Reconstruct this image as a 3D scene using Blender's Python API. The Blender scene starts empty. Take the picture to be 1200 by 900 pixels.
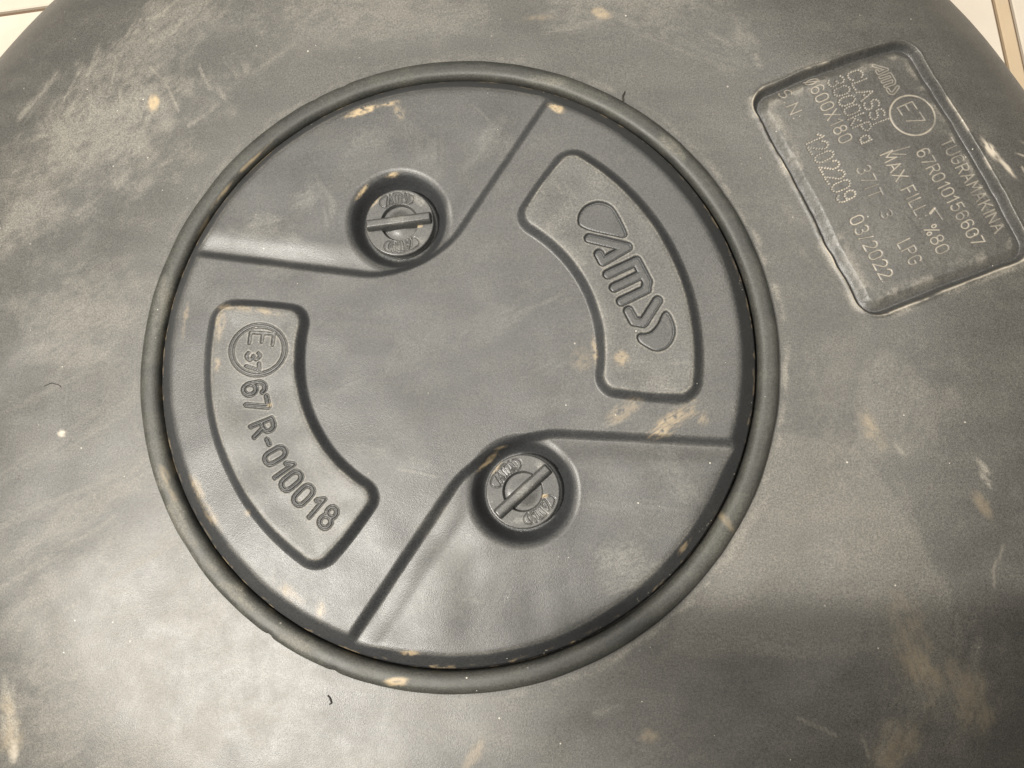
import bpy, math
import numpy as np

MM = 0.001
sc = bpy.context.scene
col = sc.collection
rng = np.random.RandomState(7)

# ------------------------------------------------------------------ camera
CAM = np.array([47.038, -66.170, 335.085])
FW = np.array([-0.066914, 0.162399, -0.984454])
F_PX = 1000.0                      # focal length for a 1200 px wide picture
from mathutils import Matrix, Vector
cd = bpy.data.cameras.new('camera')
cam = bpy.data.objects.new('camera', cd)
col.objects.link(cam)
fw = Vector(FW).normalized()
rt = fw.cross(Vector((0, 1, 0))).normalized()
up = rt.cross(fw)
cam.matrix_world = Matrix(((rt.x, up.x, -fw.x, CAM[0]*MM), (rt.y, up.y, -fw.y, CAM[1]*MM),
                           (rt.z, up.z, -fw.z, CAM[2]*MM), (0, 0, 0, 1)))
cd.sensor_width = 36.0
cd.lens = 36.0*F_PX/1200.0
cd.clip_start = 0.01
cd.clip_end = 50
sc.camera = cam

# ------------------------------------------------------------------ world and lamps
world = bpy.data.worlds.new('World')
sc.world = world
world.use_nodes = True
bg = world.node_tree.nodes['Background']
bg.inputs['Color'].default_value = (1.0, 0.96, 0.90, 1)
bg.inputs['Strength'].default_value = 0.04

def aim(o, loc, target):
    o.location = loc
    d = Vector(target)-Vector(loc)
    o.rotation_euler = d.to_track_quat('-Z', 'Y').to_euler()

# big soft ceiling panel, hanging level
ld = bpy.data.lights.new('ceiling_light', 'AREA')
ld.shape = 'RECTANGLE'; ld.size = 1.6; ld.size_y = 1.1
ld.energy = 13.5; ld.color = (1.0, 0.95, 0.865)
lo = bpy.data.objects.new('ceiling_light', ld); col.objects.link(lo)
aim(lo, (-0.06, 0.42, 1.2), (-0.06, 0.4201, 0)); lo.rotation_euler = (0, 0, 0)

# unseen panel on the left, added to brighten the lower left
pd_ = bpy.data.lights.new('added_fill_panel', 'AREA'); pd_.shape = 'RECTANGLE'; pd_.size = 0.55; pd_.size_y = 0.7
pd_.energy = 5.0; pd_.color = (1.0, 0.95, 0.865)
po = bpy.data.objects.new('added_fill_panel', pd_); col.objects.link(po)
aim(po, (-0.92, -0.42, 1.15), (-0.12, -0.1, 0))

# small bulb; an emission mask added to it makes the lower-right shadow
KL = Vector((-0.62, -0.38, 1.5))
kd = bpy.data.lights.new('bulb', 'SPOT')
kd.energy = 126; kd.color = (1.0, 0.95, 0.865); kd.shadow_soft_size = 0.008
kd.spot_size = math.radians(70); kd.spot_blend = 0.6
ko = bpy.data.objects.new('bulb', kd); col.objects.link(ko)
aim(ko, KL, (0, 0, 0))
kd.use_nodes = True
nt = kd.node_tree
em = nt.nodes['Emission']
geo = nt.nodes.new('ShaderNodeNewGeometry')
sx = nt.nodes.new('ShaderNodeSeparateXYZ'); nt.links.new(geo.outputs['Incoming'], sx.inputs[0])
def mth(op, a, b=None, clamp=False):
    n = nt.nodes.new('ShaderNodeMath'); n.operation = op; n.use_clamp = clamp
    for i, v in enumerate((a, b)):
        if v is None: continue
        if hasattr(v, 'is_output'): nt.links.new(v, n.inputs[i])
        else: n.inputs[i].default_value = v
    return n.outputs[0]
hx = mth('ADD', mth('MULTIPLY', mth('DIVIDE', sx.outputs[0], sx.outputs[2]), -KL.z), KL.x)   # where the ray meets z = 0
hy = mth('ADD', mth('MULTIPLY', mth('DIVIDE', sx.outputs[1], sx.outputs[2]), -KL.z), KL.y)
def ramp(v, a, b):
    n = nt.nodes.new('ShaderNodeMapRange'); n.interpolation_type = 'SMOOTHSTEP'
    nt.links.new(v, n.inputs[0]); n.inputs[1].default_value = a; n.inputs[2].default_value = b
    return n.outputs[0]
edge_y = ramp(mth('ADD', hy, mth('MULTIPLY', hx, 0.0)), -0.086, -0.102)
edge_x = ramp(mth('ADD', hx, mth('MULTIPLY', hy, 0.5)), -0.075, 0.045)
shade = mth('MULTIPLY', edge_y, edge_x)
nt.links.new(mth('SUBTRACT', 1.0, mth('MULTIPLY', shade, 1.0)), em.inputs['Strength'])

vs = sc.view_settings
vs.view_transform = 'Standard'; vs.look = 'None'; vs.exposure = 0.42; vs.gamma = 1.0
vs.use_curve_mapping = False

# ------------------------------------------------------------------ numeric helpers
def sstep(a, b, x):
    t = np.clip((x-a)/(b-a), 0, 1)
    return t*t*(3-2*t)

def lstep(a, b, x):                 # ramp with a straight flank and small fillets
    t = np.clip((x-a)/(b-a), 0, 1)
    return 0.55*t+0.45*t*t*(3-2*t)
_perm = rng.rand(512, 512)
def vnoise(x, y):
    xi = np.floor(x).astype(int); yi = np.floor(y).astype(int)
    fx = x-xi; fy = y-yi
    fx = fx*fx*fx*(fx*(fx*6-15)+10); fy = fy*fy*fy*(fy*(fy*6-15)+10)
    g = lambda a, b: _perm[a % 512, b % 512]
    return (g(xi, yi)*(1-fx)+g(xi+1, yi)*fx)*(1-fy)+(g(xi, yi+1)*(1-fx)+g(xi+1, yi+1)*fx)*fy
def fbm(x, y, oct=4):
    s = 0; a = 0.5; t = 0
    for k in range(oct):
        s = s+a*vnoise(x*2**k+17.3*k, y*2**k+5.1*k); t += a; a *= 0.55
    return s/t

def seg_dist(x, y, segs):
    d = np.full(x.shape, 1e3)
    for (ax, ay, bx, by) in segs:
        vx, vy = bx-ax, by-ay
        L = vx*vx+vy*vy
        t = np.clip(((x-ax)*vx+(y-ay)*vy)/L, 0, 1) if L > 0 else 0
        d = np.minimum(d, np.hypot(x-ax-t*vx, y-ay-t*vy))
    return d
def segs_of(lines):
    return [(a[0], a[1], b[0], b[1]) for l in lines for a, b in zip(l[:-1], l[1:])]
def poly_sd(x, y, pts):
    d = seg_dist(x, y, segs_of([list(pts)+[pts[0]]]))
    ins = np.zeros(x.shape, bool)
    for (ax, ay), (bx, by) in zip(pts, list(pts[1:])+[pts[0]]):
        c = ((ay > y) != (by > y)) & (x < (bx-ax)*(y-ay)/((by-ay) if by != ay else 1e-9)+ax)
        ins ^= c
    return np.where(ins, -d, d)
def chaikin(pts, n=2):
    for _ in range(n):
        o = []
        for a, b in zip(pts, list(pts[1:])+[pts[0]]):
            o += [(a[0]*.75+b[0]*.25, a[1]*.75+b[1]*.25), (a[0]*.25+b[0]*.75, a[1]*.25+b[1]*.75)]
        pts = o
    return pts

# stroke font: glyphs one unit tall
def arc(cx, cy, rx, ry, a0, a1, n=10):
    t = np.radians(np.linspace(a0, a1, n))
    return [(cx+rx*math.cos(q), cy+ry*math.sin(q)) for q in t]
W = 0.56
def oval(cx, cy, rx, ry): return arc(cx, cy, rx, ry, 0, 360, 17)
def stadium(w, h, y0=0):
    r = w/2
    return arc(r, y0+h-r, r, r, 0, 180, 8)+arc(r, y0+r, r, r, 180, 360, 8)+[(w, y0+h-r)]
FONT = {
 '0': (W, [stadium(W, 1)]),
 '1': (.34, [[(.02, .74), (.28, 1), (.28, 0)]]),
 '2': (W, [arc(.28, .72, .27, .28, 165, -35, 9)+[(.02, 0), (W, 0)]]),
 '3': (W, [arc(.27, .75, .25, .25, 150, -90, 9), arc(.27, .26, .28, .26, 90, -150, 10)]),
 '5': (W, [[(.50, 1), (.08, 1), (.05, .56)]+arc(.26, .33, .29, .32, 125, -150, 11)]),
 '6': (W, [arc(.28, .72, .27, .28, 25, 180, 8)+[(.01, .3)], oval(.28, .29, .27, .29)]),
 '7': (W, [[(.0, 1), (W, 1), (.16, 0)]]),
 '8': (W, [oval(.28, .76, .235, .24), oval(.28, .27, .28, .27)]),
 '9': (W, [oval(.28, .71, .27, .29), [(.55, .71), (.55, .3)]+arc(.28, .28, .27, .28, 0, -155, 8)]),
 'A': (.66, [[(0, 0), (.33, 1), (.66, 0)], [(.13, .36), (.53, .36)]]),
 'C': (.58, [arc(.3, .70, .28, .30, 20, 180, 8)+arc(.3, .30, .28, .30, 180, 340, 8)]),
 'E': (.52, [[(.52, 1), (0, 1), (0, 0), (.52, 0)], [(0, .52), (.42, .52)]]),
 'F': (.50, [[(.50, 1), (0, 1), (0, 0)], [(0, .52), (.40, .52)]]),
 'G': (.60, [arc(.3, .70, .28, .30, 25, 180, 8)+arc(.3, .30, .28, .30, 180, 360, 8)+[(.58, .45), (.34, .45)]]),
 'I': (.10, [[(.05, 0), (.05, 1)]]),
 'K': (.56, [[(0, 0), (0, 1)], [(.54, 1), (.0, .42)], [(.18, .62), (.56, 0)]]),
 'L': (.46, [[(0, 1), (0, 0), (.46, 0)]]),
 'M': (.70, [[(0, 0), (.03, 1), (.35, .3), (.67, 1), (.70, 0)]]),
 'N': (.58, [[(0, 0), (0, 1), (.58, 0), (.58, 1)]]),
 'P': (.56, [[(0, 0), (0, 1), (.28, 1)]+arc(.28, .74, .27, .26, 90, -90, 8)+[(0, .48)]]),
 'R': (.56, [[(0, 0), (0, 1), (.28, 1)]+arc(.28, .75, .26, .25, 90, -90, 8)+[(0, .50)], [(.28, .5), (.56, 0)]]),
 'S': (.56, [arc(.28, .75, .26, .25, 30, 270, 10)[:-1]+arc(.28, .26, .28, .26, 90, -150, 10)]),
 'T': (.58, [[(0, 1), (.58, 1)], [(.29, 1), (.29, 0)]]),
 'U': (.58, [[(0, 1), (0, .29)]+arc(.29, .29, .29, .29, 180, 360, 9)+[(.58, 1)]]),
 'X': (.58, [[(0, 0), (.58, 1)], [(0, 1), (.58, 0)]]),
 'k': (.46, [[(0, 0), (0, 1)], [(.42, .62), (.0, .25)], [(.14, .38), (.46, 0)]]),
 'a': (.48, [oval(.23, .30, .22, .30), [(.46, .62), (.46, 0)]]),
 '-': (.34, [[(.04, .48), (.30, .48)]]),
 '/': (.30, [[(.02, 0), (.28, 1)]]),
 '.': (.12, [[(.05, 0), (.06, .02)]]),
 ':': (.14, [[(.06, .06), (.07, .08)], [(.06, .62), (.07, .64)]]),
 '%': (.62, [[(.08, 0), (.56, 1)], oval(.12, .80, .12, .17), oval(.50, .20, .12, .17)]),
 'O': (.60, [oval(.28, .5, .28, .5), [(.02, .02), (.56, .98)]]),        # crossed O, the diameter sign
 ' ': (.28, []),
}
def text_lines(txt, gap=0.22):
    x = 0; out = []
    for ch in txt:
        w, ls = FONT[ch]
        out.append([[(px+x, py) for px, py in l] for l in ls]); x += w+gap
    return out, x-gap

# company logo, reading direction x, up y (mm on the cover)
LOGO_BLOBS = [chaikin([(-25.5, -7.3), (-29.9, -5.9), (-32.3, -2.8), (-32.9, 0.8), (-32.0, 4.4), (-29.0, 7.4), (-25.8, 8.4), (-15.4, 8.4), (-14.2, 7.4), (-14.9, 5.6)], 2),
              chaikin([(22.6, -6.4), (24.8, -2.7), (23.3, 2.1), (19.2, 6.6), (20.6, 8.2), (27.3, 7.5), (31.1, 4.5), (32.8, 0.4), (31.9, -3.4), (28.4, -5.9), (25.3, -7.6)], 2)]
LOGO_GLYPHS = [[[(-20.1, -5.8), (-10.2, 6.0), (-9.2, -5.3), (-12.6, -5.3)]],
               [[(-3.7, -5.9), (-3.6, 6.6)], [(2.2, -6.1), (2.1, 5.9)], [(8.4, -6.1), (8.4, 4.7)], [(-3.6, 6.6), (5.8, 6.5), (8.4, 4.4)]],
               [[(13.0, -5.4), (17.6, -5.4), (19.8, -2.4), (14.4, 6.4)]]]
def logo_sd(x, y, hw=1.72):
    """signed distance to each piece of the logo"""
    out = [poly_sd(x, y, b) for b in LOGO_BLOBS]
    out += [seg_dist(x, y, segs_of(g))-hw for g in LOGO_GLYPHS]
    return out

# dirt: (x, y, half length, half width, angle, amount, streakiness)
def smudge(x, y, items, nscale=0.35):
    v = np.zeros(x.shape)
    for k, (cx, cy, hl, hw, ang, amp, st) in enumerate(items):
        m = (np.abs(x-cx) < 1.7*max(hl, hw)) & (np.abs(y-cy) < 1.7*max(hl, hw))
        if not m.any(): continue
        c, s = math.cos(math.radians(ang)), math.sin(math.radians(ang))
        dx, dy = x[m]-cx, y[m]-cy
        a = (dx*c+dy*s); b = (-dx*s+dy*c); sgn = 1 if hl >= hw else -1; la_, lb_ = (a, b) if hl >= hw else (b, a)
        wob = fbm(a*0.12+k*9.7, b*0.12+3.3*k, 3)-0.5
        e = np.sqrt((a/hl)**2+(b/hw)**2)+wob*1.1
        n = fbm(la_*nscale*(1-0.8*st)+k*3.1, lb_*nscale*2.2+k*7.7, 4)
        w = np.clip(1.15-e, 0, 1)
        w = sstep(0.0, 0.9, w)*sstep(0.30, 0.85, n+0.30*w)
        v[m] = np.maximum(v[m], amp*w)
    return v

# wiped and brushed marks, also pale lines: (path, half width, amount)
def brush(x, y, items):
    v = np.zeros(x.shape)
    for k, (pts, hw, amp) in enumerate(items):
        p = np.array(pts); lo = p.min(0)-4*hw; hi = p.max(0)+4*hw
        m = (x > lo[0]) & (x < hi[0]) & (y > lo[1]) & (y < hi[1])
        if not m.any(): continue
        xx, yy = x[m], y[m]
        d = p[-1]-p[0]; d = d/np.linalg.norm(d)
        a = xx*d[0]+yy*d[1]; b = -xx*d[1]+yy*d[0]
        dd = seg_dist(xx, yy, segs_of([pts]))/hw+(fbm(a*0.10+k*3.7, b*0.25, 3)-0.5)*1.6
        n = fbm(a*0.07+k*2.3, b*0.75+k, 4)
        w = sstep(1.5, 0.0, dd)*sstep(0.28, 0.72, n)
        v[m] = np.maximum(v[m], amp*w*0.95)
    return v
TANK_BRUSH = [([[-155.8, 145.7], [-153.4, 135.3], [-154.2, 125.1], [-159.1, 113.0]], 2.45, 0.45),
              ([[-164.0, 144.0], [-164.7, 133.7], [-169.0, 122.7], [-174.9, 113.6]], 2.8, 0.5),
              ([[-173.2, 139.4], [-170.9, 131.8], [-175.0, 123.8], [-184.2, 115.9]], 2.1, 0.45),
              ([[-183.9, 134.4], [-189.1, 126.3], [-198.1, 116.4]], 3.15, 0.4),
              ([[-187.0, 103.9], [-174.9, 101.1], [-163.4, 103.1], [-154.0, 108.4]], 2.1, 0.45),
              ([[-146.1, 160.0], [-149.5, 151.7], [-157.7, 144.6], [-165.0, 136.6]], 1.4, 0.4),
              ([[-132.6, 165.7], [-138.1, 158.8], [-144.0, 158.2]], 1.05, 0.6),
              ([[-136.7, 168.0], [-132.1, 163.5], [-133.3, 158.6]], 0.7, 0.6),
              ([[-112.8, 132.9], [-110.2, 127.5], [-107.6, 123.3]], 2.1, 0.45),
              ([[-101.3, 135.3], [-96.3, 128.2]], 1.75, 0.22),
              ([[-117.0, 105.6], [-110.3, 109.3]], 1.05, 0.4),
              ([[-129.1, 86.1], [-123.6, 89.9]], 1.4, 0.35),
              ([[-140.1, 77.8], [-136.4, 80.1]], 1.4, 0.4),
              ([[-173.3, 95.4], [-168.2, 91.2]], 1.22, 0.5),
              ([[-184.9, -92.0], [-164.3, -80.0], [-138.6, -63.9]], 3.15, 0.3),
              ([[-168.8, -109.3], [-145.1, -95.2], [-112.9, -73.1]], 3.85, 0.32),
              ([[-150.5, -115.1], [-123.4, -100.0], [-100.0, -81.5]], 3.15, 0.22),
              ([[-189.5, -47.1], [-157.5, -33.1], [-133.2, -15.4]], 5.6, 0.14),
              ([[-187.3, -68.0], [-159.2, -55.9], [-127.6, -42.0]], 3.5, 0.18),
              ([[-188.6, -18.5], [-170.8, -9.6], [-142.0, 2.9]], 3.5, 0.14),
              ([[-89.4, 128.7], [-70.7, 142.3], [-52.0, 155.0]], 1.75, 0.22),  # straight pale line across the upper left
              ([[-131.0, 96.9], [-111.7, 113.4], [-89.4, 128.7]], 1.75, 0.18),
              ([[161.4, -25.0], [168.6, -40.1], [175.3, -58.2], [184.1, -88.6]], 1.4, 0.16),  # pale line along the edge of the painted lit patch
              ([[172.1, -35.1], [174.2, -38.5]], 1.75, 0.4),
              ([[204.2, -47.2], [207.7, -51.1]], 0.88, 0.8),
              ([[61.0, 151.0], [89.9, 139.7], [121.8, 124.7]], 4.9, 0.16),
              ([[107.9, 137.0], [125.6, 131.6], [128.1, 124.4]], 2.8, 0.28),
              ([[38.7, 143.9], [60.9, 146.9]], 3.5, 0.2),
              ([[181.3, -104.3], [183.6, -115.0]], 2.45, 0.25),
              ([[192.4, -101.1], [193.1, -111.9]], 2.1, 0.22),
              ([[199.5, -108.7], [195.1, -124.1]], 2.8, 0.22),
              ([[169.6, -136.5], [170.3, -148.4]], 2.8, 0.25),
              ([[162.8, -145.6], [159.3, -153.1]], 2.45, 0.22),
              ([[185.9, -124.2], [187.8, -139.2]], 3.15, 0.15),
              ([[-76.0, -140.0], [-35.3, -148.8]], 7.0, 0.12),
              ([[-145.9, -128.1], [-90.7, -121.0]], 8.75, 0.12),
              ([[-8.9, -142.2], [20.6, -147.9]], 4.9, 0.12),
              ([[132.6, -74.4], [171.9, -61.4]], 5.6, 0.16),
              ([[106.0, -90.6], [141.9, -80.8]], 3.5, 0.14),
              ([[56.3, -136.6], [66.0, -133.4]], 1.4, 0.25),
              ([[158.3, 30.4], [142.1, 41.5], [136.2, 59.8]], 2.8, 0.12)]
COVER_BRUSH = [([[-7.4, -90.1], [2.3, -93.2], [13.6, -94.7]], 1.05, 0.22),
              ([[-4.1, -97.9], [7.2, -100.9]], 1.05, 0.2),
              ([[-17.5, -74.3], [-1.1, -77.5]], 2.1, 0.12),
              ([[-18.2, -44.5], [-4.8, -47.2]], 1.4, 0.4),
              ([[-23.2, -43.5], [-16.5, -42.9]], 1.05, 0.25),
              ([[11.3, 5.0], [31.6, 18.4], [45.0, 21.7]], 2.8, 0.14),
              ([[-49.3, -18.2], [-29.3, -4.8], [-2.2, 5.2]], 3.15, 0.12),
              ([[57.6, -29.2], [70.7, -26.0]], 1.4, 0.2),
              ([[-80.7, 58.3], [-73.1, 50.8], [-64.2, 48.8]], 2.8, 0.3),
              ([[-56.2, 72.4], [-48.8, 64.8], [-52.0, 55.7]], 2.45, 0.25),
              ([[-91.2, 53.0], [-80.2, 49.1]], 2.1, 0.25),
              ([[-17.6, 95.5], [-10.2, 76.6]], 3.15, 0.16),
              ([[10.7, 102.0], [24.8, 86.6]], 3.15, 0.16),
              ([[38.1, -5.6], [44.8, -2.3]], 2.1, 0.2),
              ([[42.1, 69.6], [49.5, 62.2], [48.1, 56.8]], 2.1, 0.3),
              ([[55.6, 56.6], [65.8, 58.2]], 1.75, 0.22),
              ([[67.9, -6.0], [90.8, -4.6]], 2.8, 0.18),
              ([[-83.3, -28.1], [-72.0, -48.2]], 3.15, 0.14),
              ([[-58.9, -35.0], [-41.3, -54.9]], 3.5, 0.14),
              ([[-42.5, -69.5], [-36.0, -64.7]], 1.05, 0.35),
              ([[57.1, -58.3], [85.8, -61.6]], 4.2, 0.14),
              ([[62.9, -89.8], [78.8, -83.5]], 4.2, 0.25),
              ([[-11.1, -67.9], [-1.3, -61.5]], 3.15, 0.2),
              ([[21.6, -90.0], [12.1, -108.6]], 3.5, 0.14),
              ([[68.3, -61.5], [76.0, -69.5]], 2.1, 0.1),
              ([[-84.2, -74.4], [-66.6, -90.4]], 1.75, 0.25),
              ([[107.0, 37.8], [111.5, 27.3]], 1.4, 0.2),
              ([[109.6, -19.8], [110.8, -29.6]], 1.05, 0.3)]

# ------------------------------------------------------------------ mesh helpers
def grid_quads(n, m):
    i = np.arange(n-1)[:, None]*m+np.arange(m-1)[None, :]
    return np.stack([i, i+m, i+m+1, i+1], -1).reshape(-1, 4)
def grid_normals(P):
    du = np.gradient(P, axis=0); dv = np.gradient(P, axis=1)
    n = np.cross(du, dv); n /= np.maximum(np.linalg.norm(n, axis=-1, keepdims=True), 1e-12)
    return n
def mesh_obj(name, V, Q, mat, parent=None, normals=None, attrs=None):
    used = np.unique(Q)
    remap = np.full(len(V), -1, np.int64); remap[used] = np.arange(len(used))
    Q2 = remap[Q].astype(np.int32); V2 = (V[used]*MM).astype(np.float32)
    me = bpy.data.meshes.new(name)
    me.vertices.add(len(V2)); me.vertices.foreach_set('co', V2.ravel())
    k = Q2.shape[1]
    me.loops.add(len(Q2)*k); me.loops.foreach_set('vertex_index', Q2.ravel())
    me.polygons.add(len(Q2))
    me.polygons.foreach_set('loop_start', np.arange(0, len(Q2)*k, k, dtype=np.int32))
    me.update(calc_edges=True)
    me.polygons.foreach_set('use_smooth', np.ones(len(Q2), bool))
    if attrs:
        for an, av in attrs.items():
            at = me.attributes.new(an, 'FLOAT', 'POINT')
            at.data.foreach_set('value', av[used].astype(np.float32))
    if normals is not None:
        me.normals_split_custom_set_from_vertices(normals[used].astype(float).tolist())
    me.materials.append(mat)
    o = bpy.data.objects.new(name, me); col.objects.link(o)
    if parent: o.parent = parent
    return o
def empty(name, label, cat, loc=(0, 0, 0), group=None):
    o = bpy.data.objects.new(name, None); col.objects.link(o)
    o.empty_display_size = 0.02
    o.location = (loc[0]*MM, loc[1]*MM, loc[2]*MM)
    o['label'] = label; o['category'] = cat
    if group: o['group'] = group
    return o

# ------------------------------------------------------------------ materials
def satin(name, base, dust, rough=0.42, spec=0.5, dust_amt=0.35, bump=1.0, clay=(0.42, 0.325, 0.20), chip=(0.54, 0.48, 0.39), streak=30.0, dark_tone=(0.028, 0.030, 0.033)):
    m = bpy.data.materials.new(name); m.use_nodes = True
    t = m.node_tree; N = t.nodes; L = t.links
    b = N['Principled BSDF']
    tc = N.new('ShaderNodeTexCoord')
    def noise(scale, detail=3, rough_=0.55, vec=None):
        n = N.new('ShaderNodeTexNoise'); n.inputs['Scale'].default_value = scale
        n.inputs['Detail'].default_value = detail; n.inputs['Roughness'].default_value = rough_
        L.new(vec or tc.outputs['Object'], n.inputs['Vector']); return n.outputs['Fac']
    def M(op, a, c=None, clamp=False):
        n = N.new('ShaderNodeMath'); n.operation = op; n.use_clamp = clamp
        for i, v in enumerate((a, c)):
            if v is None: continue
            if hasattr(v, 'is_output'): L.new(v, n.inputs[i])
            else: n.inputs[i].default_value = v
        return n.outputs[0]
    def rng_(v, a, c):
        n = N.new('ShaderNodeMapRange'); n.interpolation_type = 'SMOOTHSTEP'
        L.new(v, n.inputs[0]); n.inputs[1].default_value = a; n.inputs[2].default_value = c; return n.outputs[0]
    def attr(nm):
        n = N.new('ShaderNodeAttribute'); n.attribute_name = nm; return n.outputs['Fac']
    def mix(f, a, c):
        n = N.new('ShaderNodeMix'); n.data_type = 'RGBA'
        L.new(f, n.inputs[0])
        for i, v in ((6, a), (7, c)):
            if hasattr(v, 'is_output'): L.new(v, n.inputs[i])
            else: n.inputs[i].default_value = (*v, 1)
        return n.outputs[2]
    mp = N.new('ShaderNodeMapping'); L.new(tc.outputs['Object'], mp.inputs[0])
    mp.inputs['Rotation'].default_value = (0, 0, math.radians(streak)); mp.inputs['Scale'].default_value = (1, 3.6, 1)
    big = noise(16, 5, 0.6)
    strk = noise(22, 5, 0.62, mp.outputs[0])
    mid = noise(120, 4, 0.6)
    fine = noise(1400, 2, 0.6)
    grain = noise(3200, 1, 0.5)
    d = M('ADD', M('MULTIPLY', rng_(big, 0.28, 0.80), 0.45), M('MULTIPLY', rng_(strk, 0.30, 0.80), 0.55))
    d = M('ADD', M('MULTIPLY', d, dust_amt), M('MULTIPLY', rng_(mid, 0.45, 0.75), 0.10*dust_amt/0.35))
    d = M('ADD', d, attr('dust'), True)
    d = M('MULTIPLY', d, M('ADD', M('MULTIPLY', fine, 0.9), 0.55), True)
    base_c = mix(attr('dark_tone'), base, dark_tone)          # darker base colour on steep flanks, grooves and logo floors
    d = M('MULTIPLY', d, M('SUBTRACT', 1.0, M('MULTIPLY', attr('dark_tone'), 0.85)))
    c = mix(d, base_c, dust)
    # powder-coat grain
    gr = M('ADD', M('MULTIPLY', M('ADD', M('MULTIPLY', fine, 0.5), M('MULTIPLY', grain, 0.5)), 2.4), -0.2)
    hs = N.new('ShaderNodeMix'); hs.data_type = 'RGBA'; hs.blend_type = 'MULTIPLY'; hs.inputs[0].default_value = 1
    L.new(c, hs.inputs[6]); cc = N.new('ShaderNodeCombineColor')
    for i in range(3): L.new(gr, cc.inputs[i])
    L.new(cc.outputs[0], hs.inputs[7]); c = hs.outputs[2]
    c = mix(M('MULTIPLY', attr('clay'), M('ADD', M('MULTIPLY', mid, 1.2), 0.35), True), c, clay)
    c = mix(M('MULTIPLY', attr('chip'), 1.0, True), c, chip)
    # dust specks
    vo = N.new('ShaderNodeTexVoronoi'); vo.inputs['Scale'].default_value = 260
    L.new(tc.outputs['Object'], vo.inputs['Vector'])
    sc_ = N.new('ShaderNodeSeparateColor'); L.new(vo.outputs['Color'], sc_.inputs[0])
    sp = M('MULTIPLY', M('LESS_THAN', vo.outputs['Distance'], M('MULTIPLY', sc_.outputs[1], 0.105)), M('GREATER_THAN', sc_.outputs[0], 0.82))
    c = mix(M('MULTIPLY', sp, M('MULTIPLY', rng_(big, 0.40, 0.62), 0.75)), c, (0.62, 0.58, 0.50))
    L.new(c, b.inputs['Base Color'])
    r = M('ADD', rough, M('MULTIPLY', d, 0.25))
    r = M('ADD', r, M('MULTIPLY', M('SUBTRACT', mid, 0.5), 0.16))
    L.new(r, b.inputs['Roughness'])
    b.inputs['Specular IOR Level'].default_value = spec
    h = M('ADD', M('MULTIPLY', noise(2600, 2), 1.2), M('ADD', M('MULTIPLY', noise(1200, 2), 0.35), M('MULTIPLY', mid, 0.10)))
    h = M('ADD', h, M('MULTIPLY', d, 0.3))
    bp = N.new('ShaderNodeBump'); bp.inputs['Strength'].default_value = 0.72*bump; bp.inputs['Distance'].default_value = 0.000085
    L.new(h, bp.inputs['Height']); L.new(bp.outputs[0], b.inputs['Normal'])
    return m

MAT_TANK = satin('tank_paint', (0.069, 0.067, 0.062), (0.275, 0.255, 0.215), 0.385, 0.55, 0.17, 1.0, streak=-38)
MAT_COVER = satin('cover_plastic', (0.050, 0.0505, 0.050), (0.235, 0.223, 0.195), 0.375, 0.55, 0.17, 1.1, streak=-30)
MAT_SEAL = satin('seal_rubber', (0.032, 0.033, 0.030), (0.20, 0.19, 0.155), 0.46, 0.42, 0.24, 0.6, streak=50)
MAT_KNOB = satin('knob_plastic', (0.058, 0.058, 0.056), (0.23, 0.22, 0.195), 0.27, 0.55, 0.12, 0.4, streak=15)

def ceramic(name, c0, c1, rough):
    m = bpy.data.materials.new(name); m.use_nodes = True
    t = m.node_tree; b = t.nodes['Principled BSDF']
    tc = t.nodes.new('ShaderNodeTexCoord'); n = t.nodes.new('ShaderNodeTexNoise')
    n.inputs['Scale'].default_value = 14; n.inputs['Detail'].default_value = 6
    t.links.new(tc.outputs['Object'], n.inputs['Vector'])
    r = t.nodes.new('ShaderNodeValToRGB')
    r.color_ramp.elements[0].position = 0.35; r.color_ramp.elements[1].position = 0.65
    r.color_ramp.elements[0].color = (*c0, 1); r.color_ramp.elements[1].color = (*c1, 1)
    t.links.new(n.outputs['Fac'], r.inputs[0]); t.links.new(r.outputs[0], b.inputs['Base Color'])
    b.inputs['Roughness'].default_value = rough
    return m
MAT_TILE = ceramic('cream_ceramic', (0.54, 0.48, 0.40), (0.64, 0.58, 0.49), 0.2)
MAT_STRIP = ceramic('tan_ceramic', (0.46, 0.36, 0.24), (0.54, 0.43, 0.30), 0.3)
MAT_GROUT = ceramic('brown_grout', (0.10, 0.065, 0.04), (0.15, 0.10, 0.06), 0.8)
MAT_LINT = ceramic('dark_fibre', (0.02, 0.018, 0.015), (0.03, 0.026, 0.02), 0.7)

# ------------------------------------------------------------------ floor: grout bed with tiles laid on it
FLOOR_Z = -180.0
FA = math.radians(5.9)
fxv = np.array([math.cos(FA), math.sin(FA)]); fyv = np.array([-math.sin(FA), math.cos(FA)])
def fl(u, v): return fxv*u+fyv*v
def box_mesh(name, w, h, zt, zb, bev):
    pts = []
    for (z, i) in ((zb, 0), (zt-bev, 0), (zt, bev)):
        pts += [(i, i, z), (w-i, i, z), (w-i, h-i, z), (i, h-i, z)]
    V = np.array(pts, float)
    F = [(8, 9, 10, 11)]
    for r in (0, 4):
        for k in range(4): F.append((r+k, r+(k+1) % 4, r+4+(k+1) % 4, r+4+k))
    return V, np.array(F)
fu = np.array([-900, 900]); 
V = np.array([[*fl(-900, -900), FLOOR_Z-3], [*fl(900, -900), FLOOR_Z-3], [*fl(900, 900), FLOOR_Z-3], [*fl(-900, 900), FLOOR_Z-3]])
floor = mesh_obj('floor', V, np.array([[0, 1, 2, 3]]), MAT_GROUT)
floor['kind'] = 'structure'
us = 318.9*math.cos(FA)+262.6*math.sin(FA)     # first grout joint beside the strip
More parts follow.
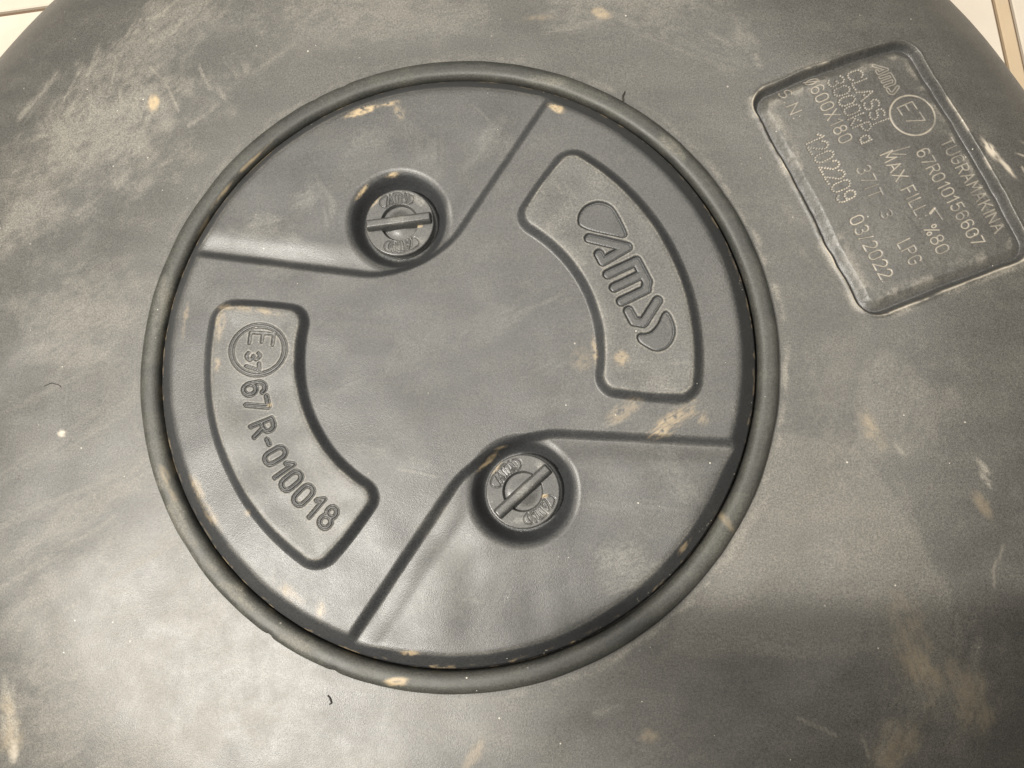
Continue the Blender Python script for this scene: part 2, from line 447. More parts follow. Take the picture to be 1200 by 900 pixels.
vl = 342.6*math.sin(FA)+282.1*math.cos(FA)     # joint on the left
T, G, S = 331.0, 3.4, 8.2
cols = []
u = us-1.0
for k in range(4): cols.append((u-T, u)); u -= T+G
cols_r = []
u = us+1.0
strip = (u, u+S); u += S+2.0
for k in range(2): cols_r.append((u, u+T)); u += T+G
rows = []
v = vl+G/2
for k in range(2): rows.append((v, v+T)); v += T+G
v = vl-G/2
for k in range(3): rows.append((v-T, v)); v -= T+G
tile_me = {}
def tile(name, u0, u1, v0, v1, mat):
    key = (round(u1-u0, 2), round(v1-v0, 2), mat.name)
    if key not in tile_me:
        Vv, Ff = box_mesh(name, u1-u0, v1-v0, 0, -5, 0.8)
        o = mesh_obj(name, Vv, Ff, mat, floor)
        for p in o.data.polygons: p.use_smooth = False
        tile_me[key] = o.data
    else:
        o = bpy.data.objects.new(name, tile_me[key]); col.objects.link(o); o.parent = floor
    p = fl(u0, v0)
    o.location = (p[0]*MM, p[1]*MM, FLOOR_Z*MM); o.rotation_euler = (0, 0, FA)
for (v0, v1) in rows:
    for (u0, u1) in cols+cols_r: tile('tile', u0, u1, v0, v1, MAT_TILE)
    tile('border_strip', strip[0], strip[1], v0, v1, MAT_STRIP)

# ------------------------------------------------------------------ tank
tank = empty('gas_tank', 'large dark grey ring-shaped gas tank with stamped data panel, standing on cream tiles', 'gas tank', (0, 0, FLOOR_Z))
def child_fix(o):           # geometry is written in scene coordinates, the empty stands at the floor
    o.location = (0, 0, -FLOOR_Z*MM)
    return o

R0, RA, ZC, ZB, EX = 172.0, 129.2, -90.0, 87.0, 2.34
prof = [(104, -10), (119, -10)]
prof += [(119+4.5*math.sin(a), -6+0.0*a-4*math.cos(a)) for a in np.linspace(0.15, 1.5, 8)]
prof += [(124.2, -4.4), (125.5, -3.4)]
prof += [(r, -3.0) for r in np.linspace(128, 170, 8)]
for a in np.linspace(0.05, 1, 220)*math.pi/2:
    cx = math.sin(a)**(2/EX); cz = math.cos(a)**(2/EX) if a < math.pi/2-1e-6 else 0
    prof.append((R0+RA*cx, ZC+ZB*cz))
prof = np.array(prof)
n_eq = len(prof)
low = [(R0+RA*math.cos(a)**(2/EX), ZC-ZB*math.sin(a)**(2/EX)) for a in np.linspace(0.03, 1, 30)*math.pi/2*0.999]+[(130, ZC-ZB)]
sl = np.r_[0, np.cumsum(np.hypot(*np.diff(prof, axis=0).T))]
s_up = np.linspace(0, sl[-1], int(sl[-1]/1.0))
def prof_at(s): return np.interp(s, sl, prof[:, 0]), np.interp(s, sl, prof[:, 1])
NT = 1380
DTH = 2*math.pi/NT

# data panel frame
PC = np.array([177.0, 73.0]); pa = math.radians(-66.5)
ET = np.array([math.cos(pa), math.sin(pa)]); EU = np.array([-ET[1], ET[0]])
def plate_tu(x, y):
    return (x-PC[0])*ET[0]+(y-PC[1])*ET[1], (x-PC[0])*EU[0]+(y-PC[1])*EU[1]
def plate_sd(t, u):
    hx_, hy_, rc = 53.2, 38.3, 9.5
    skew = 0.035*(u-3)                              # the panel is not perfectly square
    qx = np.abs(t+2.0-skew)-hx_+rc; qy = np.abs(u-3.4)-hy_+rc
    d = np.hypot(np.maximum(qx, 0), np.maximum(qy, 0))+np.minimum(np.maximum(qx, qy), 0)-rc
    return d+(fbm(t*0.09+3, u*0.09, 2)-0.5)*1.3+(fbm(t*0.5, u*0.5+7, 2)-0.5)*0.22
PLATE_RUNS = [   # text, start, end of the base line (t, u), height mm, strength, dotted
 ("S.N:", (-53.0, -21.8), (-38.9, -22.3), 4.9, .75, 0), ("1202209", (-28.9, -22.2), (1.7, -21.9), 8.0, 1.0, 1),
 ("03/2022", (9.3, -21.5), (37.1, -21.5), 5.5, 1.0, 0), ("O600X180", (-52.5, -10.2), (-21.2, -9.6), 5.6, .85, 0),
 ("37IT", (-8.9, -9.2), (5.2, -9.9), 5.6, .6, 0), ("3", (11.8, -9.1), (15.0, -9.2), 4.4, .40, 0),
 ("LPG", (26.5, -9.0), (36.7, -8.6), 5.6, .9, 0), ("3000kPa", (-48.6, -2.3), (-17.6, -1.8), 7.2, .6, 1),
 ("MAX FILL: %80", (-10.1, 2.6), (36.9, 3.9), 5.5, .85, 0), ("CLASSI", (-48.4, 7.1), (-23.3, 6.7), 6.9, .6, 1),
 ("67R010156607", (-5.5, 16.7), (39.7, 18.8), 5.6, .9, 0), ("TUGRAMAKINA", (-5.8, 28.5), (37.8, 30.2), 5.8, .7, 0),
 ("E7", (-26.3, 19.6), (-16.6, 20.0), 7.4, .6, 0)]

# dirt on the tank (mm)
TANK_CLAY = [(-134, 117, 2.6, 4.6, 5, 1.0, 0), (176, -115, 22, 11, -70, .26, .9), (196, -128, 20, 10, -70, .22, .9), (165, -150, 17, 9, 55, .22, .9),
             (163, -28, 4, 9, 30, .28, .5), (205, -60, 3, 8, 30, .2, .4), (-178, -146, 7, 15, 5, .28, .4), (62, 151, 6, 2.6, -20, .5, .2), (75, -144, 5, 3, 0, .3, .5),
             (10, -152, 7, 3, 60, .25, .6), (38, 150, 9, 2.5, 0, .25, .6)]
TANK_DUST = [(-150, 110, 55, 40, 40, .42, .5), (-120, 165, 50, 22, 40, .38, .6), (-190, 70, 30, 20, 30, .35, .5), (-40, 160, 60, 18, 5, .3, .5), (60, 165, 50, 20, -8, .32, .4), (-160, 20, 40, 30, 30, .22, .5), (-140, -130, 70, 40, 30, .26, .3), (140, -50, 40, 24, 40, .24, .4), (185, -130, 40, 26, 60, .20, .7), (170, -20, 30, 24, 60, .18, .5),
             (-163, 120, 4.5, 20, 25, .55, .7), (-150, 121, 3.5, 17, 12, .55, .7), (-142, 118, 3.0, 17, -8, .5, .7), (-176, 105, 9, 20, 28, .45, .6),
             (-158, 97, 24, 4, 22, .40, .6), (-104, 120, 3, 6, 30, .5, .3), (-135, 158, 24, 8, 50, .35, .5), (-118, 170, 18, 7, 40, .35, .5),
             (-93, 132, 3, 5, 30, .3, .3), (-128, 88, 8, 2, 30, .35, .3), (-145, 90, 3, 2.5, 0, .5, 0),
             (-150, -60, 60, 8, 33, .26, .5), (-165, -95, 55, 10, 33, .26, .5), (-120, -120, 60, 9, 36, .25, .5), (-110, -150, 60, 18, 20, .3, .3), (-40, -160, 40, 12, 5, .2, .3),
             (118, -74, 30, 14, 30, .18, .3), (118, -62, 26, 3, 52, .35, .4), (205, -44, 2, 4.5, 45, .7, .2), (150, -10, 30, 14, 70, .12, .3),
             (78, 158, 36, 14, -10, .25, .3), (122, 138, 10, 8, -40, .28, .2), (-20, 150, 60, 12, 5, .18, .4), (-178, -140, 6, 18, 5, .6, .1)]
TANK_CHIP = [(-163, -29, 1.5, 1.3, 0, 1.0, 0), (222, 88, 9, 3.0, -55, 1.0, .3), (229, 79, 8, 1.6, -52, .9, .5), (-176, -156, 2.5, 6, -8, .5, .3), (244, 92, 9, .9, -12, .6, .6), (240, 86, 8, .7, -8, .5, .6), (236, 80, 1.6, 2.6, 20, .6, 0)]
SCRATCHES = [((152, -141), (155, -147), (156, -152)), ((130, -137), (140, -141), (145, -144)), ((150, -158), (153, -164), (154, -170)),
             ((-148, 148), (-133, 146), (-126, 152), (-122, 160)), ((-140, 138), (-128, 124), (-122, 112)), ((212, -74), (207, -83), (207, -90)), ((-122, 172), (-134, 160), (-150, 150))]
def tank_attrs(x, y, sd=None):
    r = np.hypot(x, y); th = np.arctan2(y, x)
    dust = np.maximum(0.8*smudge(x, y, TANK_DUST, 0.30), brush(x, y, TANK_BRUSH)); clay = smudge(x, y, TANK_CLAY, 0.8); chip = smudge(x, y, TANK_CHIP, 0.5)
    # lit patch on the right, painted pale into the dust
    lit_patch = poly_sd(x, y, [(127, -30), (160, -36), (172, -60), (190, -92), (190, -112), (80, -116), (104, -80)])
    dust = np.maximum(dust, 0.15*sstep(2.5, -2.5, lit_patch+(fbm(x*0.06, y*0.06, 3)-0.5)*6))
    # grey dust line along the seal, strongest on the right
    rim = np.exp(-((r-132.6)/1.5)**2)*sstep(0.42, 0.72, fbm(th*16, r*0.35, 5))*(0.35+0.65*sstep(-1.6, -0.6, th)*sstep(0.9, 0.2, th))
    dust = np.maximum(dust, rim*0.5)
    sc_d = seg_dist(x, y, segs_of(SCRATCHES))
    chip = np.maximum(chip, 0.15*sstep(0.8, 0.1, sc_d)*sstep(0.35, 0.55, fbm(x*0.15, y*0.15+40, 2)))
    return dust, clay, chip

def macro(x, y):            # pressed sheet is never quite even
    return (fbm(x*0.012+4, y*0.012+9, 3)-0.5)*3.4+(fbm(x*0.06+2, y*0.06, 2)-0.5)*0.25

# coarse shell grid
i0 = int(math.radians(2.0)/DTH); i1 = int(math.radians(45.0)/DTH)
j0 = int(np.searchsorted(np.interp(s_up, sl, prof[:, 0]), 150.0)); j1 = int(np.searchsorted(np.interp(s_up, sl, prof[:, 0]), 254.0))
th = np.arange(NT+1)*DTH
def shell_points(thv, rv, zv):
    x = rv[None, :]*np.cos(thv)[:, None]; y = rv[None, :]*np.sin(thv)[:, None]
    z = np.broadcast_to(zv[None, :], x.shape)+macro(x, y)*sstep(128, 150, rv)[None, :]
    return np.stack([x, y, z], -1)
r_up, z_up = prof_at(s_up)
lowr = np.array(low)
rr = np.r_[r_up, lowr[:, 0]]; zz = np.r_[z_up, lowr[:, 1]]
P = shell_points(th, rr, zz)
n, m = P.shape[:2]
Nn = -grid_normals(P)
if Nn[0, 60, 2] < 0: Nn = -Nn
Q = grid_quads(n, m)
fi = np.repeat(np.arange(n-1), m-1); fj = np.tile(np.arange(m-1), n-1)
keep = ~((fi >= i0) & (fi < i1) & (fj >= j0) & (fj < j1))
Vc = P.reshape(-1, 3)
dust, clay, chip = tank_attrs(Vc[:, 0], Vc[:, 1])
# refined patch with the data panel
K = 4
thf = th[i0]+np.arange((i1-i0)*K+1)*DTH/K
sf = np.interp(np.arange((j1-j0)*K+1)/K, np.arange(j1-j0+1), s_up[j0:j1+1])
rf, zf = prof_at(sf)
Pp = shell_points(thf, rf, zf)
x, y = Pp[..., 0], Pp[..., 1]
t_, u_ = plate_tu(x, y)
sd = plate_sd(t_, u_)
h = np.zeros_like(x)
h += 0.45*np.exp(-((sd-0.7)/0.8)**2)                        # raised lip
h -= 4.0*lstep(0.4, -1.9, sd)                                # wall
h += 2.3*lstep(-2.3, -6.0, sd)                               # floor comes up again from the groove
h += (fbm(t_*0.25, u_*0.25, 3)-0.5)*0.25*sstep(-1, -4, sd)
pid = np.where(sd < 0.2, 1, 0)
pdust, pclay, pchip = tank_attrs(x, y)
inside = sstep(-1.5, -4, sd)
pdust = pdust*(1-0.9*inside); pclay *= (1-inside)
en = fbm(t_*0.10+11, u_*0.10, 4)
side = np.maximum(sstep(-20, -33, u_), sstep(36, 50, t_))          # brighter mostly along the left and lower edges
pchip = np.maximum(pchip, np.exp(-((sd-0.45)/0.36)**2)*(0.62*side*sstep(0.30, 0.55, en)+0.45*sstep(0.60, 0.72, en)))
pdust = np.maximum(pdust, 0.5*np.exp(-((sd-1.4)/1.4)**2)*sstep(0.42, 0.7, en)*(0.35+0.65*side))
pdust = np.maximum(pdust, 0.35*np.exp(-((sd+6.5)/2.2)**2)*sstep(0.45, 0.7, fbm(t_*0.2, u_*0.2+5, 3)))
glyph_d = np.full(x.shape, 9.0)
stroke = np.zeros_like(x)
def stamp(lines, hw, strength, gid, dotted=False, depth=0.22):
    global h
    a = np.concatenate([np.array(l) for l in lines])
    lo, hi = a.min(0)-2, a.max(0)+2
    m_ = (t_ > lo[0]) & (t_ < hi[0]) & (u_ > lo[1]) & (u_ < hi[1])
    tt, uu = t_[m_], u_[m_]
    if dotted:
        dd = np.full(tt.shape, 9.0)
        for l in lines:
            l = np.array(l); q = np.r_[0, np.cumsum(np.hypot(*np.diff(l, axis=0).T))]
            kq = max(1, int(round(q[-1]/1.12)))
            for s_ in np.linspace(0, q[-1], kq+1):
                dd = np.minimum(dd, np.hypot(tt-np.interp(s_, q, l[:, 0])-rng.uniform(-.1, .1), uu-np.interp(s_, q, l[:, 1])-rng.uniform(-.1, .1)))
    else:
        dd = seg_dist(tt, uu, segs_of(lines))
    w = sstep(hw+0.22, hw-0.14, dd)
    fade = np.clip(0.55+1.0*sstep(0.25, 0.7, fbm(tt*0.16+gid, uu*0.16, 2)), 0, 1.15)
    h[m_] -= depth*w
    stroke[m_] = np.maximum(stroke[m_], w*strength*fade)
    pid[m_] = np.where(w > 0.4, gid, pid[m_])
gid = 10
for txt, s, e, ht, stg, dot in PLATE_RUNS:
    gl, wd = text_lines(txt, 0.26 if not dot else 0.2)
    s = np.array(s); e = np.array(e); d = e-s; Ln = np.linalg.norm(d); d /= Ln; nrm = np.array([-d[1], d[0]])
    kx = Ln/wd
    for g in gl:
        jit = rng.uniform(-.12, .12, 2)
        ls = [[tuple(s+d*px*kx+nrm*py*ht+jit) for px, py in l] for l in g]
        if ls: stamp(ls, 0.36 if dot else 0.20, stg*rng.uniform(.8, 1.1), gid, bool(dot), 0.4 if dot else 0.22)
    gid += 1
stamp([[(-20.9+9.3*math.cos(a), 23.9+9.6*math.sin(a)) for a in np.linspace(0, 2*math.pi, 60)]], 0.32, .85, gid); gid += 1
# logo in outline
lx0, ly0, lk = -40.2, 22.3, 0.40
lt = (t_-lx0)/lk/0.92; lu = (u_-ly0)/lk
m_ = (np.abs(lt) < 26) & (np.abs(lu) < 14)
for piece in LOGO_GLYPHS:
    dd = np.abs(seg_dist(lt[m_]*1.0, lu[m_], segs_of(piece))-1.55)*lk
    w = sstep(0.42, 0.12, dd)
    h[m_] -= 0.15*w; stroke[m_] = np.maximum(stroke[m_], 0.55*w); pid[m_] = np.where(w > 0.4, gid, pid[m_])
gid += 1
stamp([[(-10.1, 2.5), (-8.7, 15.2)], [(-8.7, 7.3), (-6.3, 12.3)]], 0.2, .5, 1)
stamp([[(20.3, 9.2), (19.1, 11.8)]], 0.45, 1.0, 1); stamp([[(19.1, 11.8), (24.6, 12.4)]], 0.15, .4, 1)
pchip = np.maximum(pchip, stroke*0.5)
Pp = Pp.copy(); Pp[..., 2] += h
Np = -grid_normals(Pp)
if Np[5, 5, 2] < 0: Np = -Np
n2, m2 = Pp.shape[:2]
Q2 = grid_quads(n2, m2)
pidf = pid[:-1, :-1].ravel()
off = len(Vc)
Vall = np.r_[Vc, Pp.reshape(-1, 3)]; Nall = np.r_[Nn.reshape(-1, 3), Np.reshape(-1, 3)]
att = {'dark_tone': np.r_[np.zeros(len(Vc)), (0.5*sstep(0.2, -0.6, sd)*sstep(-3.9, -2.4, sd)).ravel()], 'dust': np.r_[dust, pdust.ravel()], 'clay': np.r_[clay, pclay.ravel()], 'chip': np.r_[chip, pchip.ravel()]}  # panel wall and groove get the darker base colour
flip = lambda q: q[:, ::-1]
a_, b_, c_ = P[0, 60], P[1, 60], P[0, 61]
fl_sign = np.cross(b_-a_, c_-a_)[2] < 0
fx_ = flip if fl_sign else (lambda q: q)
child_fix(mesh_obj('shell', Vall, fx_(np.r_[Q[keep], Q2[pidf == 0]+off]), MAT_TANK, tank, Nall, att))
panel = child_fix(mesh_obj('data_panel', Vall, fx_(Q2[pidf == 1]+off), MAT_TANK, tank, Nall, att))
panel['label'] = 'sunken data panel with stamped lettering and chipped paint edge'
for g in range(10, gid):
    q = Q2[pidf == g]+off
    if len(q): mesh_obj('emblem' if g == gid-1 else 'roundel' if g == gid-2 else 'lettering', Vall, fx_(q), MAT_TANK, panel, Nall, att)

# ------------------------------------------------------------------ rubber seal between tank and cover
NTS = 900
ths = np.linspace(0, 2*math.pi, NTS+1)
pa_ = np.linspace(-0.35, math.pi+0.5, 44)
RC, HW, HT = 125.75, 4.3, 4.3
rs = RC+HW*np.sign(np.cos(pa_))*np.abs(np.cos(pa_))**0.78; zs = -3.3+HT*np.sign(np.sin(pa_))*np.abs(np.sin(pa_))**0.72
wob = 0.35*(fbm(ths*9, ths*0+2, 3)-0.5); wob[-1] = wob[0]
nick = np.zeros_like(ths)
for a0_, d0_ in ((250, .5), (237, .7), (112, .45), (118, .3), (31, .3)):
    nick += d0_*np.exp(-((ths-math.radians(a0_))/0.012)**2)
rg = rs[None, :]+wob[:, None]-nick[:, None]*np.clip(np.cos(pa_), 0, 1)[None, :]
Pz = np.stack([rg*np.cos(ths)[:, None], rg*np.sin(ths)[:, None], np.broadcast_to(zs[None, :], rg.shape)+wob[:, None]*0.6], -1)
Ns = grid_normals(Pz)
if Ns[0, 20, 2] < 0: Ns = -Ns
Qs = grid_quads(*Pz.shape[:2])
if np.cross(Pz[1, 20]-Pz[0, 20], Pz[0, 21]-Pz[0, 20])[2] < 0: Qs = flip(Qs)
Vs = Pz.reshape(-1, 3)
SEAL_CLAY = [(-19.5, -125, 5, 1.6, 2, .9, .3), (-116, -46, 2, 8, 22, .35, .6), (-87, 86.5, 12, .7, 45, .5, .6), (-99, 72, 9, .6, 54, .45, .6), (-107, 58, 7, .6, 62, .4, .6), (107, -66, 1.5, 7, 35, .25, .5), (-113, -53, 2.0, 5, 30, .3, .4)]
SEAL_DUST = [(-110, -62, 4, 26, 28, .4, .5), (-85, -92, 4, 22, 48, .45, .5), (-60, -110, 4, 16, 60, .35, .5), (-122, 22, 4, 30, -10, .3, .5), (40, 118, 14, 3, -18, .35, .3), (90, 87, 10, 3, -45, .35, .3)]
sd_ = {'dust': smudge(Vs[:, 0], Vs[:, 1], SEAL_DUST), 'clay': smudge(Vs[:, 0], Vs[:, 1], SEAL_CLAY, .5), 'chip': np.zeros(len(Vs))}
seal = mesh_obj('rubber_seal', Vs-np.array([0, 0, -8.0]), Qs, MAT_SEAL, None, Ns.reshape(-1, 3), sd_)
seal.location = (0, 0, -8.0*MM)
seal['label'] = 'round black rubber seal ring fitted between the tank and its cover'; seal['category'] = 'seal ring'

# ------------------------------------------------------------------ cover
cover = empty('tank_cover', 'round dark grey plastic cover with two raised lettered pads, set into the tank', 'cover', (0, 0, -8))
STEP = 0.30
gx = np.arange(-122, 122+STEP/2, STEP)
X, Y = np.meshgrid(gx, gx, indexing='ij')
Rr = np.hypot(X, Y); TH = np.degrees(np.arctan2(Y, X))
KN = [np.array([-21.9, 56.4]), np.array([28.7, -53.6])]
DECK = 8.0
H = np.full(X.shape, DECK)+(fbm(X*0.018+1, Y*0.018+2, 3)-0.5)*2.2+(fbm(X*0.07+6, Y*0.07+3, 2)-0.5)*0.22
# lower sectors round the knobs
def corner_sd(cx, cy, n1, n2, rad):
    d1 = (X-cx)*n1[0]+(Y-cy)*n1[1]; d2 = (X-cx)*n2[0]+(Y-cy)*n2[1]
    return np.hypot(np.maximum(d1, 0), np.maximum(d2, 0))+np.minimum(np.maximum(d1, d2), 0)-rad
def nrm(deg): return (math.cos(math.radians(deg)), math.sin(math.radians(deg)))
sA = corner_sd(-21.9, 55.6, nrm(-98.3), nrm(-33.2), 23.6)     # outward normals of the two edges
sB = corner_sd(28.9, -54.6, nrm(86.5), nrm(146.0), 23.8)
sect = np.minimum(sA, sB)
sect_h = (fbm(X*0.03+31, Y*0.03+12, 2)-0.5)*2.8
tilt = np.where(sB < sA, -0.022*((X-60)*0.35+(Y+75)*-0.2), 0.012*((X+50)*0.4-(Y-75)*0.3))
H += tilt*sstep(0, -14, sect)
H -= (3.0-sect_h*sstep(0, -9, sect)-1.3*sstep(-1.5, -12, sect))*(0.5*lstep(1.9, -1.9, sect)+0.5*sstep(2.6, -2.6, sect))
# dents from handling
for dx_, dy_, s_, a_ in ((78, -68, 8, -0.75), (96, -62, 9, .45), (62, -84, 10, .6), (40, -92, 10, -.5), (8, -84, 12, .6), (-8, -72, 8, -.35), (20, -100, 9, -.4), (50, -60, 9, -.3),
                         (0, 4, 20, -.9), (-28, 8, 14, .45), (30, -8, 13, .5), (8, 28, 12, -.4), (-20, -36, 12, .4), (-70, 62, 12, -.5), (-40, 92, 14, .5), (-2, 88, 10, -.35), (-85, 46, 8, .3), (20, 60, 14, .4), (92, 60, 10, .3), (-88, -62, 12, .3)):
    H += a_*np.exp(-((X-dx_)**2+(Y-dy_)**2)/(2*s_*s_))
# raised pads
def pad_sd(mid, h0, k, r0=58.0, r1=98.6, rc=8.5):
    half = np.radians(h0-k*(np.clip(Rr, 50, 105)-62))          # the ends taper a little outwards
    a = np.radians((TH-mid+180) % 360-180)
    qr = np.abs(Rr-(r0+r1)/2)-(r1-r0)/2+rc
    qa = (np.abs(a)-half)*np.clip(Rr, 30, None)+rc
    return np.hypot(np.maximum(qr, 0), np.maximum(qa, 0))+np.minimum(np.maximum(qr, qa), 0)-rc
pR = pad_sd(24.6, 40.6, 0.10); pL = pad_sd(203.4, 42.4, 0.14)
pad = np.minimum(pR, pL)
H += (3.7+(fbm(X*0.05+50, Y*0.05, 2)-0.5)*0.9-0.3*sstep(-5, -14, pad))*(0.3*sstep(0.8, -4.6-1.2*sstep(78, 96, Rr), pad)+0.7*lstep(0.5, -3.3-0.9*sstep(78, 96, Rr), pad))
ids = np.zeros(X.shape, int)          # 0 deck
ids[sA < 0] = 1; ids[sB < 0] = 2
ids[pR < 0] = 3; ids[pL < 0] = 4
# wells of the knobs
for k, c0 in enumerate(KN):
    rk = np.hypot(X-c0[0], Y-c0[1])
    floor_z = -1.5
    w = 0.5*sstep(22.6, 15.0, rk)+0.5*sstep(19.8, 15.0, rk)
    H = H*(1-w)+floor_z*w
    ids[rk < 21.0] = 5+k
# sloping rim
rim = DECK+0.8-(Rr-112.6)*(8.9/7.4)-3.0*np.clip(Rr-120.0, 0, None)
kk = 0.9
Hs = -kk*np.log(np.exp(-np.clip(H, -20, 20)/kk)+np.exp(-np.clip(rim, -20, 20)/kk))
ids[(rim < H) & (Rr > 105)] = 7
H = np.maximum(Hs, -7.5)
cclay = np.zeros(X.shape); cdust = np.zeros(X.shape); cchip = np.zeros(X.shape)
# lettering: the strokes stand level with the pad and a fine groove runs round them
def engrave(mask_sl, dd, gid, depth=0.55, gw=0.34, lift=0.0):
    H[mask_sl] -= depth*np.exp(-(dd/gw)**2)-lift*sstep(0.2, -0.3, dd)
    ids[mask_sl] = np.where(dd < gw*0.9, gid, ids[mask_sl])
# right pad: logo
LC = np.array([69.5, 29.6]); la = math.radians(-64.3)
lx = (X-LC[0])*math.cos(la)+(Y-LC[1])*math.sin(la); ly = -(X-LC[0])*math.sin(la)+(Y-LC[1])*math.cos(la)
ms = (np.abs(lx) < 36) & (np.abs(ly) < 12)
gidc = 20
for dd in logo_sd(lx[ms], ly[ms]):
    engrave(ms, dd, gidc, 0.55, 0.40, -0.95); gidc += 1
right_g = range(20, gidc)
# left pad: 67 R-010018 on an arc, E 37 in a roundel
g0 = gidc
def arc_glyph(ch, r, ang, ht, wid, hw, gid):
    a = math.radians(ang); c0 = np.array([math.cos(a), math.sin(a)])
    right = np.array([-c0[1], c0[0]]); upv = -c0
    w, ls = FONT[ch]
    lines = [[tuple(c0*r+right*((px-w/2)*wid)+upv*((py-.5)*ht)) for px, py in l] for l in ls]
    a_ = np.concatenate([np.array(l) for l in lines]); lo, hi = a_.min(0)-4, a_.max(0)+4
    m_ = (X > lo[0]) & (X < hi[0]) & (Y > lo[1]) & (Y < hi[1])
    engrave(m_, seg_dist(X[m_], Y[m_], segs_of(lines))-hw, gid, 0.66, 0.27, 0.10)
for ch, ang in (('6', 189.9), ('7', 194.6), ('R', 201.8), ('-', 206.2), ('0', 210.8), ('1', 215.4), ('0', 219.6), ('0', 225.1), ('1', 229.8), ('8', 234.7)):
    arc_glyph(ch, 77.8, ang, 8.7, 8.0, 0.62, gidc); gidc += 1
arc_glyph('E', 74.9, 174.9, 9.6, 8.6, 0.26, gidc); gidc += 1
arc_glyph('3', 77.6, 180.3, 5.4, 5.2, 0.34, gidc); gidc += 1
arc_glyph('7', 77.8, 183.6, 5.2, 5.0, 0.34, gidc); gidc += 1
cc0 = np.array([-75.7, 2.1]); ra = np.hypot((X-cc0[0])/11.6, (Y-cc0[1])/10.5)
m_ = (np.abs(X-cc0[0]) < 16) & (np.abs(Y-cc0[1]) < 16)
engrave(m_, np.abs(ra[m_]-0.94)*11.0-0.72, gidc, 0.50, 0.28, 0.0); gidc += 1
left_g = range(g0, gidc)
# dirt
C_CLAY = [(-38, 104, 8, 1.8, 18, 1.0, .3), (-27, 107, 6, 1.4, 10, .8, .3), (-22, 103, 5, 3.0, -60, .45, .7), (43, 102, 4.5, 1.9, -25, .9, .2),
          (86, -27, 14, 4.5, 30, .55, .8), (68, -24, 10, 4, 35, .3, .7), (97, -27, 5, 3, 60, .4, .7), (67, -3, 3.5, 3.5, 0, .5, .2), (52, -3, 6, 5, 20, .22, .5), (57, 0, 1.2, 6, 5, .5, .3),
          (-83, 19, 14, 2.2, -8, .5, .6), (-72, 17, 8, 2.0, -14, .45, .6), (-92, 12, 2.5, 7, 0, .35, .5), (-92, -3, 2, 4, 0, .4, .3),
          (-14, -114, 6, 1.6, 0, .8, .3), (-99, -52, 3, 8, 28, .42, .6), (-92, -64, 2.5, 8, 35, .35, .6), (-48, -98, 2.5, 5, -10, .55, .6), (-60, -92, 12, 3, -35, .3, .6), (-78, -62, 2, 2, 0, .45, 0),
          (-25, 76.2, 4.2, 1.2, 8, 1.0, .1), (-37.5, 69, 4.4, .8, 52, .9, .2), (14.5, -42.5, 6, 1.0, 45, .95, .3), (20, -36.8, 4, .7, 20, .7, .3), (-108, 16, 1.5, 8, -5, .35, .5), (-70, -20, 1.6, 1.2, 0, .5, 0), (90, -74, 4, 1.2, 50, .5, .3)]
C_DUST = [(-78, 55, 12, 8, 10, .4, .3), (-62, 66, 12, 8, 40, .35, .3), (-35, 92, 14, 8, 10, .22, .3), (-72, 36, 10, 5, 0, .25, .3), (-10, 82, 10, 14, 0, .2, .4), (15, 88, 6, 16, -35, .25, .5),
          (-28, -38, 10, 4, -10, .4, .5), (-12, -42, 8, 3, -10, .3, .5), (15, 10, 30, 8, 30, .18, .5), (-15, 0, 26, 8, 35, .15, .5), (45, 55, 14, 6, 50, .3, .3), (60, 66, 10, 8, -35, .3, .3), (48, 40, 10, 5, -35, .28, .3),
          (82, -12, 12, 6, 0, .3, .3), (-85, -30, 6, 20, 20, .22, .4), (-50, -60, 10, 12, 0, .22, .4), (0, -86, 16, 22, -20, .22, .4), (68, -78, 12, 10, 30, .4, .2), (-8, -66, 12, 6, 50, .22, .3), (88, -50, 14, 8, -50, .26, .3), (-95, 70, 6, 10, -40, .3, .4), (40, -20, 14, 4, 10, .16, .5)]
cclay = smudge(X, Y, C_CLAY, 1.0)*sstep(0.30, 0.62, fbm(X*0.55, Y*0.55+3, 3)+0.12); cdust = np.maximum(0.6*smudge(X, Y, C_DUST, 0.32), brush(X, Y, COVER_BRUSH))
# convex edges of pads and sectors: wear plus highlight, painted paler
lap = np.zeros_like(H)
s3 = 3
lap[s3:-s3, s3:-s3] = (4*H[s3:-s3, s3:-s3]-H[2*s3:, s3:-s3]-H[:-2*s3, s3:-s3]-H[s3:-s3, 2*s3:]-H[s3:-s3, :-2*s3])
near = np.minimum(np.hypot(X-KN[0][0], Y-KN[0][1]), np.hypot(X-KN[1][0], Y-KN[1][1]))
wear_glint = sstep(23, 28, near)*sstep(0.12, 0.6, lap)*(0.45+0.55*sstep(0.35, 0.65, fbm(X*0.12+9, Y*0.12+4, 3)))*((ids < 7) & (ids != 0))
padtop = sstep(-2.8, -4.6, pad)
cdust = np.maximum(cdust, wear_glint*0.55)
cdust += padtop*(0.10+0.16*sstep(-9, -4, pad)*fbm(X*0.09, Y*0.09+21, 3))           # pad tops paler, most near their edges
logo_in = np.zeros(X.shape)
logo_in[ms] = sstep(0.1, -0.3, np.min(logo_sd(lx[ms], ly[ms]), 0))
cdust *= 1-0.8*logo_in
